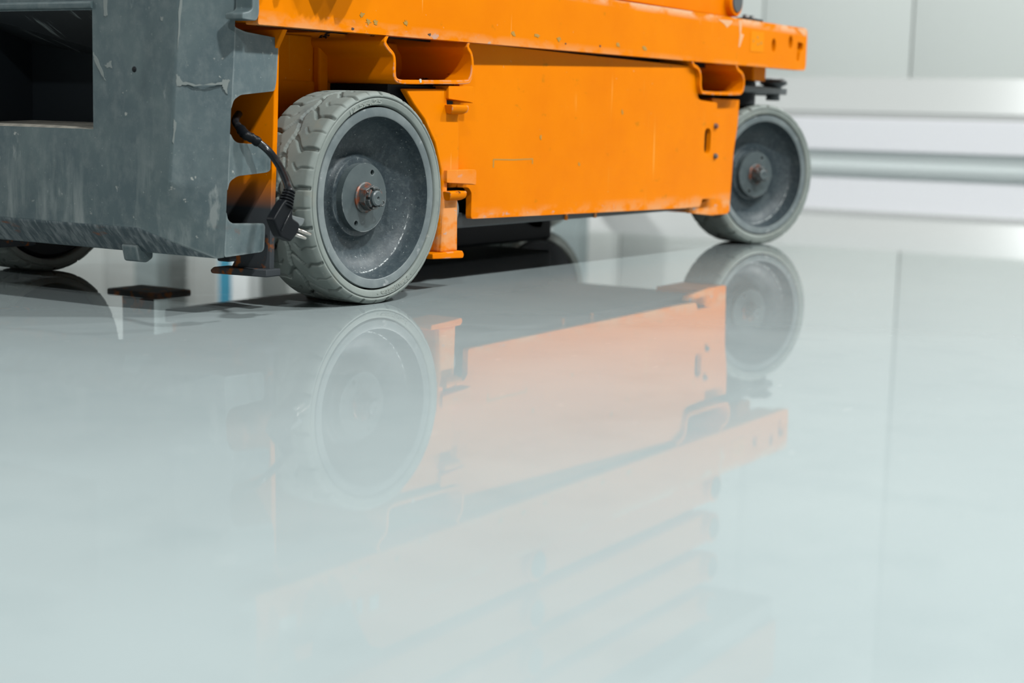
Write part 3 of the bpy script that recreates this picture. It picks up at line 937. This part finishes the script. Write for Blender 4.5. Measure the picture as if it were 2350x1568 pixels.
def arc_text(body, size, radius, ang_mid_deg, span_deg, height):
    """raised letters bent round the sidewall, tops pointing outwards"""
    cu = bpy.data.curves.new('lettering', 'FONT')
    cu.body = body
    cu.size = size
    cu.extrude = height
    cu.bevel_depth = 0.0002
    cu.align_x = 'CENTER'
    cu.resolution_u = 3
    cu.offset = 0.0003
    to = bpy.data.objects.new('lettering', cu)
    COL.objects.link(to)
    dg = bpy.context.evaluated_depsgraph_get()
    me = bpy.data.meshes.new_from_object(to.evaluated_get(dg))
    bpy.data.objects.remove(to)
    xs = [v.co.x for v in me.vertices]
    x0, x1 = min(xs), max(xs)
    for v in me.vertices:
        t = (v.co.x - (x0 + x1) / 2) / (x1 - x0)
        a = math.radians(ang_mid_deg + t * span_deg)      # clockwise from the top
        r = radius + v.co.y
        v.co = (r * math.sin(a), -v.co.z + 0.0006, r * math.cos(a))
    bm_ = bmesh.new()
    bm_.from_mesh(me)
    bmesh.ops.recalc_face_normals(bm_, faces=bm_.faces[:])
    bm_.to_mesh(me)
    bm_.free()
    me.materials.clear()
    me.materials.append(M_TYRE)
    return me

def build_wheel(parent, loc, rz):
    w = empty('wheel', loc, rz, parent)
    ty = bpy.data.objects.new('tyre', tyre_mesh())
    link(ty, w)
    # rim: flat band, bowl, boss
    bm = lathe_bm([(0.1352, 0.018), (0.1352, 0.0036), (0.1344, 0.0022), (0.1228, 0.0020), (0.1212, 0.0030)], 128)
    smooth_by_angle(obj_bm('rim_band', bm, M_RIMBAND, w, smooth=True), 50)
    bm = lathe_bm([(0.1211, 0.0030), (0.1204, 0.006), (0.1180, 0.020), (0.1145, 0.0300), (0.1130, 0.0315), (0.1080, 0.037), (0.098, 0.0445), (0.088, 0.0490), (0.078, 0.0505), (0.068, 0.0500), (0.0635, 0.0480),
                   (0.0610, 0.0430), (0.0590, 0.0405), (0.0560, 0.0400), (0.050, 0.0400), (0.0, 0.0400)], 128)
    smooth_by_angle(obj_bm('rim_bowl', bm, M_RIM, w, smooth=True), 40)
    # inner side closing disc
    bm = lathe_bm([(0.1372, W_T - 0.014), (0.130, W_T - 0.004), (0.12, W_T - 0.004), (0.05, W_T - 0.004), (0.05, W_T + 0.03), (0.0, W_T + 0.03)], 64)
    smooth_by_angle(obj_bm('inner_disc', bm, M_BLACK, w, smooth=True), 40)
    plate('hub_plate', circle(0, 0, 0.0517, n=72), 0.0285, 0.0405, M_HUB, w, holes=[circle(0.0178, 0.0372, 0.0042, n=14), circle(-0.0185, -0.038, 0.0042, n=14)])
    bm = lathe_bm([(0.0, 0.0245), (0.0215, 0.0245), (0.0232, 0.0262), (0.0232, 0.0286)], 48)
    smooth_by_angle(obj_bm('washer', bm, M_NUT, w, smooth=True))
    hexp = [(0.0196 * math.cos(PI / 3 * k + 0.35), 0.0196 * math.sin(PI / 3 * k + 0.35)) for k in range(6)]
    plate('axle_nut', hexp, 0.0125, 0.0248, M_NUT, w, bevel=0.0012, seg=2)
    bm = bmesh.new()
    for k in range(6):
        a0, a1 = PI / 3 * k + 0.13, PI / 3 * (k + 1) - 0.13
        ring = []
        for j in range(5):
            a = a0 + (a1 - a0) * j / 4
            ring.append((0.0172 * math.cos(a), 0.0172 * math.sin(a)))
        for j in range(5):
            a = a1 + (a0 - a1) * j / 4
            ring.append((0.0132 * math.cos(a), 0.0132 * math.sin(a)))
        plate_bm(ring, 0.0060, 0.0126, 'Y', (), bm)
    obj_bm('nut_crown', bm, M_NUT, w, bevel=0.0008, seg=2)
    bm = lathe_bm([(0.0, 0.0055), (0.0015, 0.0045), (0.0028, 0.0012), (0.0098, 0.0012), (0.0117, 0.003), (0.0117, 0.02)], 40)
    smooth_by_angle(obj_bm('axle_end', bm, M_HUB, w, smooth=True))
    loop = [(0.012 + 0.0055 * math.cos(a) + 0.0045, 0.008, -0.008 + 0.004 * math.sin(a)) for a in [PI + 0.5 + (2 * PI - 1.0) * i / 14 for i in range(15)]]
    bm = tube_bm(loop, 0.0012, 8)
    tube_bm([(-0.018, 0.0095, 0.010), (0.0135, 0.0085, -0.0068)], 0.0013, 8, bm)
    obj_bm('cotter_pin', bm, M_NUT, w, smooth=True)
    o = bpy.data.objects.new('sidewall_lettering', arc_text('12.5x4.25', 0.0098, 0.1398, -13.5, 30.0, 0.0007))
    link(o, w)
    o = bpy.data.objects.new('sidewall_lettering', arc_text('\u00b7 Haulotte \u00b7', 0.0092, 0.1402, 180 - 17.5, 36.0, 0.0008))
    link(o, w)
    return w

def copy_wheel(src, loc, rz):
    w = empty('wheel', loc, rz, lift)
    for ch in src.children:
        c = ch.copy()
        COL.objects.link(c)
        c.parent = w
    return w

wheel = build_wheel(lift, (0, 0, R_T), math.radians(-3.1))
wheel2 = copy_wheel(wheel, (1.62, 0.060, R_T * 1.035), math.radians(-22.0))
wheel2.scale = (1.035, 1.035, 1.035)
copy_wheel(wheel, (0, 2 * YC, R_T), PI)
copy_wheel(wheel, (1.632, 2 * YC - 0.04, R_T), PI - math.radians(18.0))
for x, rot in ((0.0, 0), (1.632, 0)):
    tube('axle', [(x, 0.10, R_T), (x, 2 * YC - 0.10, R_T)], 0.028, M_BLACK, lift, 16)

# steering gear at the far end
sk = box('steering_knuckle', 1.585, 1.66, 0.085, 0.155, 0.384, 0.418, M_ORANGE, lift, bevel=0.004)
plate('steering_arm', rounded([(1.50, 0.08), (1.80, 0.085), (1.815, 0.105), (1.80, 0.125), (1.50, 0.16)], 0.008, 3), 0.356, 0.371, M_CASTING, lift, axis='Z', bevel=0.003)
plate('knuckle_housing', circle(1.60, 0.13, 0.042, n=28), 0.325, 0.384, M_BLACK, lift, axis='Z', bevel=0.006)
bm = lathe_bm([(0.0, 0.395), (0.022, 0.394), (0.033, 0.387), (0.033, 0.380), (0.020, 0.374), (0.020, 0.370)], 24)
bmesh.ops.rotate(bm, verts=bm.verts, cent=(0, 0, 0), matrix=Matrix.Rotation(PI / 2, 3, 'X'))
bmesh.ops.translate(bm, verts=bm.verts, vec=(1.752, 0.103, 0))
obj_bm('ball_joint', bm, M_CASTING, lift, smooth=True)
tube('joint_stud', [(1.752, 0.103, 0.341), (1.752, 0.103, 0.360)], 0.017, M_CASTING, lift, 12)
tube('tie_rod', [(1.752, 0.103, 0.364), (1.752, 2 * YC - 0.14, 0.364)], 0.012, M_BLACK, lift, 12)
plate('link_arm', rounded([(1.045, 0.095), (1.06, 0.062), (1.13, 0.040), (1.165, 0.038), (1.19, 0.095), (1.17, 0.095), (1.15, 0.06), (1.085, 0.075), (1.08, 0.095)], 0.004, 2), 0.40, 0.43, M_BLACK, lift, bevel=0.003)
box('underbody_dark_block', 0.62, 1.21, 0.40, 0.64, 0.012, 0.0955, M_BLACK, lift, bevel=0.008)  # black block added to make the zone under the chassis dark
box('axle_beam', 1.53, 1.70, 0.16, 2 * YC - 0.16, 0.20, 0.40, M_BLACK, lift, bevel=0.006)
box('far_skid', -0.19, -0.08, 0.645, 0.69, 0.052, 0.085, M_FOOT, lift, bevel=0.004)

# folded scissor stack and platform above
for i in range(4):
    zc = 0.552 + 0.095 * i
    for (y0, y1) in ((0.070, 0.100), (0.115, 0.145)):
        for flip in (False, True):
            a, b = (2 * YC - y1, 2 * YC - y0) if flip else (y0, y1)
            arm = plate('scissor_arm', rounded([(-0.17, zc - 0.036), (1.43, zc - 0.036), (1.43, zc + 0.036), (-0.17, zc + 0.036)], 0.03, 5), a, b, M_ORANGE, lift, bevel=0.003, seg=2)
            if y0 < 0.1 and not flip:
                for x in (-0.14, 0.60, 1.405):
                    bm = lathe_bm([(0.0, 0.052), (0.024, 0.052), (0.0255, 0.054), (0.0255, 0.056)], 28, cx=x, cz=zc)
                    smooth_by_angle(obj_bm('pivot_cap', bm, M_CASTING, arm, smooth=True))
                    bm = lathe_bm([(0.0255, 0.055), (0.031, 0.055), (0.034, 0.058), (0.034, 0.075)], 28, cx=x, cz=zc)
                    smooth_by_angle(obj_bm('pivot_boss', bm, M_ORANGE, arm, smooth=True))
for x in (-0.14, 0.60, 1.405):
    tube('pivot_shaft', [(x, 0.08, 0.552), (x, 2 * YC - 0.08, 0.552)], 0.02, M_BLACK, lift, 12)
deck = box('platform_deck', -0.24, 1.76, 0.04, 2 * YC - 0.04, 0.90, 0.955, M_DECK, lift, bevel=0.004)
for y0 in (0.03, 2 * YC - 0.04):
    box('toe_board', -0.24, 1.76, y0, y0 + 0.01, 0.955, 1.10, M_ORANGE, deck, bevel=0.002)
for y0 in (0.05, 2 * YC - 0.05):
    for x in (-0.22, 0.45, 1.10, 1.70):
        tube('rail_post', [(x, y0, 0.955), (x, y0, 2.0)], 0.019, M_ORANGE, deck, 12)
    for z in (1.5, 2.0):
        tube('guard_rail', [(-0.22, y0, z), (1.70, y0, z)], 0.019, M_ORANGE, deck, 12)
# sensor strip on top of the rail
box('sensor_strip', 1.445, 1.53, 0.045, 0.075, 0.5135, 0.5195, M_BLACK, lift)
for x in (1.465, 1.50):
    bm = lathe_bm([(0.0, 0.528), (0.006, 0.527), (0.008, 0.519)], 12)
    bmesh.ops.rotate(bm, verts=bm.verts, cent=(0, 0, 0), matrix=Matrix.Rotation(PI / 2, 3, 'X'))
    bmesh.ops.translate(bm, verts=bm.verts, vec=(x, 0.06, 0))
    obj_bm('strip_bolt', bm, M_NUT, lift, smooth=True)

# unseen serrated plates added above the rail, outlined to cast a jagged shadow
shadow_root = empty('shadow_plates', (0, 0, 0), 0, lift)
def shadow_teeth(pts):
    dz, dx = 0.038, 0.009
    poly = [(x + dx, z + dz) for x, z in pts]
    poly = [(poly[0][0] - 0.012, 0.535)] + poly + [(poly[-1][0] + 0.035, 0.535)]
    plate('shadow_tooth_plate', poly, 0.0, 0.003, M_CASTING, shadow_root)
shadow_teeth([(-0.150, 0.439), (-0.134, 0.416), (-0.128, 0.420), (-0.123, 0.413), (-0.114, 0.418), (-0.111, 0.413), (-0.094, 0.424), (-0.091, 0.410), (-0.082, 0.410), (-0.066, 0.424), (-0.049, 0.447)])
shadow_teeth([(-0.228, 0.433), (-0.225, 0.423), (-0.217, 0.426), (-0.213, 0.435)])
box('shadow_top_plate', -0.245, -0.005, -0.02, 0.045, 0.533, 0.538, M_CASTING, shadow_root)

# ------------------------------------------------------------------ power cord
def P(px, py):
    X = -0.2993 + (px - 625) * 0.000911
    Z = 0.1414 - (py - 505) * 0.000607 - (px - 625) * 0.00003
    return (X, Z)
path = smooth_path([(-0.200, 0.10, 0.279), (-0.2189, 0.09, 0.2689), (-0.2327, 0.068, 0.2584), (-0.2400, 0.052, 0.2505), (-0.2308, 0.044, 0.2441), (-0.2185, 0.030, 0.2295), (-0.2231, 0.008, 0.2113), (-0.2425, -0.020, 0.1938), (-0.2600, -0.040, 0.1822), (-0.2640, -0.045, 0.176)], 6)
cord = tube('power_cord', path, 0.0054, M_CABLE, lift, 14)
cord['label'] = 'black power cord hanging out of the bumper opening'
tube('cord_sleeve', [path[i] for i in range(12, 27)], [0.0068 + 0.0006 * math.sin(i * 2.1) for i in range(15)], M_PLUG, cord, 12)
# ribbed strain relief
bm = bmesh.new()
a, b = Vector((-0.2635, -0.045, 0.180)), Vector((-0.2745, -0.045, 0.157))
for k in range(6):
    q0 = a.lerp(b, k / 6.0 + 0.02)
    q1 = a.lerp(b, k / 6.0 + 0.115)
    r = 0.0085 + 0.0006 * k
    tube_bm([q0, q1], r, 14, bm)
tube_bm([a, b], 0.0068, 12, bm)
obj_bm('strain_relief', bm, M_PLUG, cord, bevel=0.0008, seg=2)
body = [P(650, 459), P(667, 463), P(666, 486), P(665, 500), P(682, 512), P(681, 527), P(675, 538), P(662, 553), P(638, 541), P(631, 526), P(622, 504), P(627, 494), P(643, 468)]
plug = plate('plug_body', rounded([(x - 0.003, z) for x, z in body], 0.003, 3), -0.0525, -0.0375, M_PLUG, cord, bevel=0.0035, seg=3)
bm = tube_bm([(-0.2700, -0.0530, 0.1535), (-0.2900, -0.0530, 0.1270)], [0.0008, 0.0012], 8)
for p0, p1 in (((678, 526), (711, 539)), ((668, 535), (699.6, 546.7))):
    (xa, za), (xb, zb) = P(*p0), P(*p1)
    tube('pin', [(xa, -0.047, za), (xb - 0.0015, -0.047, zb + 0.0004), (xb, -0.047, zb)], [0.0025, 0.0025, 0.0017], M_PIN, cord, 12)
plate('plug_collar', rounded([P(664, 494), P(672, 497), P(694, 502), P(690, 514), P(684, 520), P(664, 508)], 0.002, 2), -0.050, -0.040, M_SCUFF, cord, bevel=0.003)
obj_bm('plug_ridge', bm, M_CABLE, cord, smooth=True)
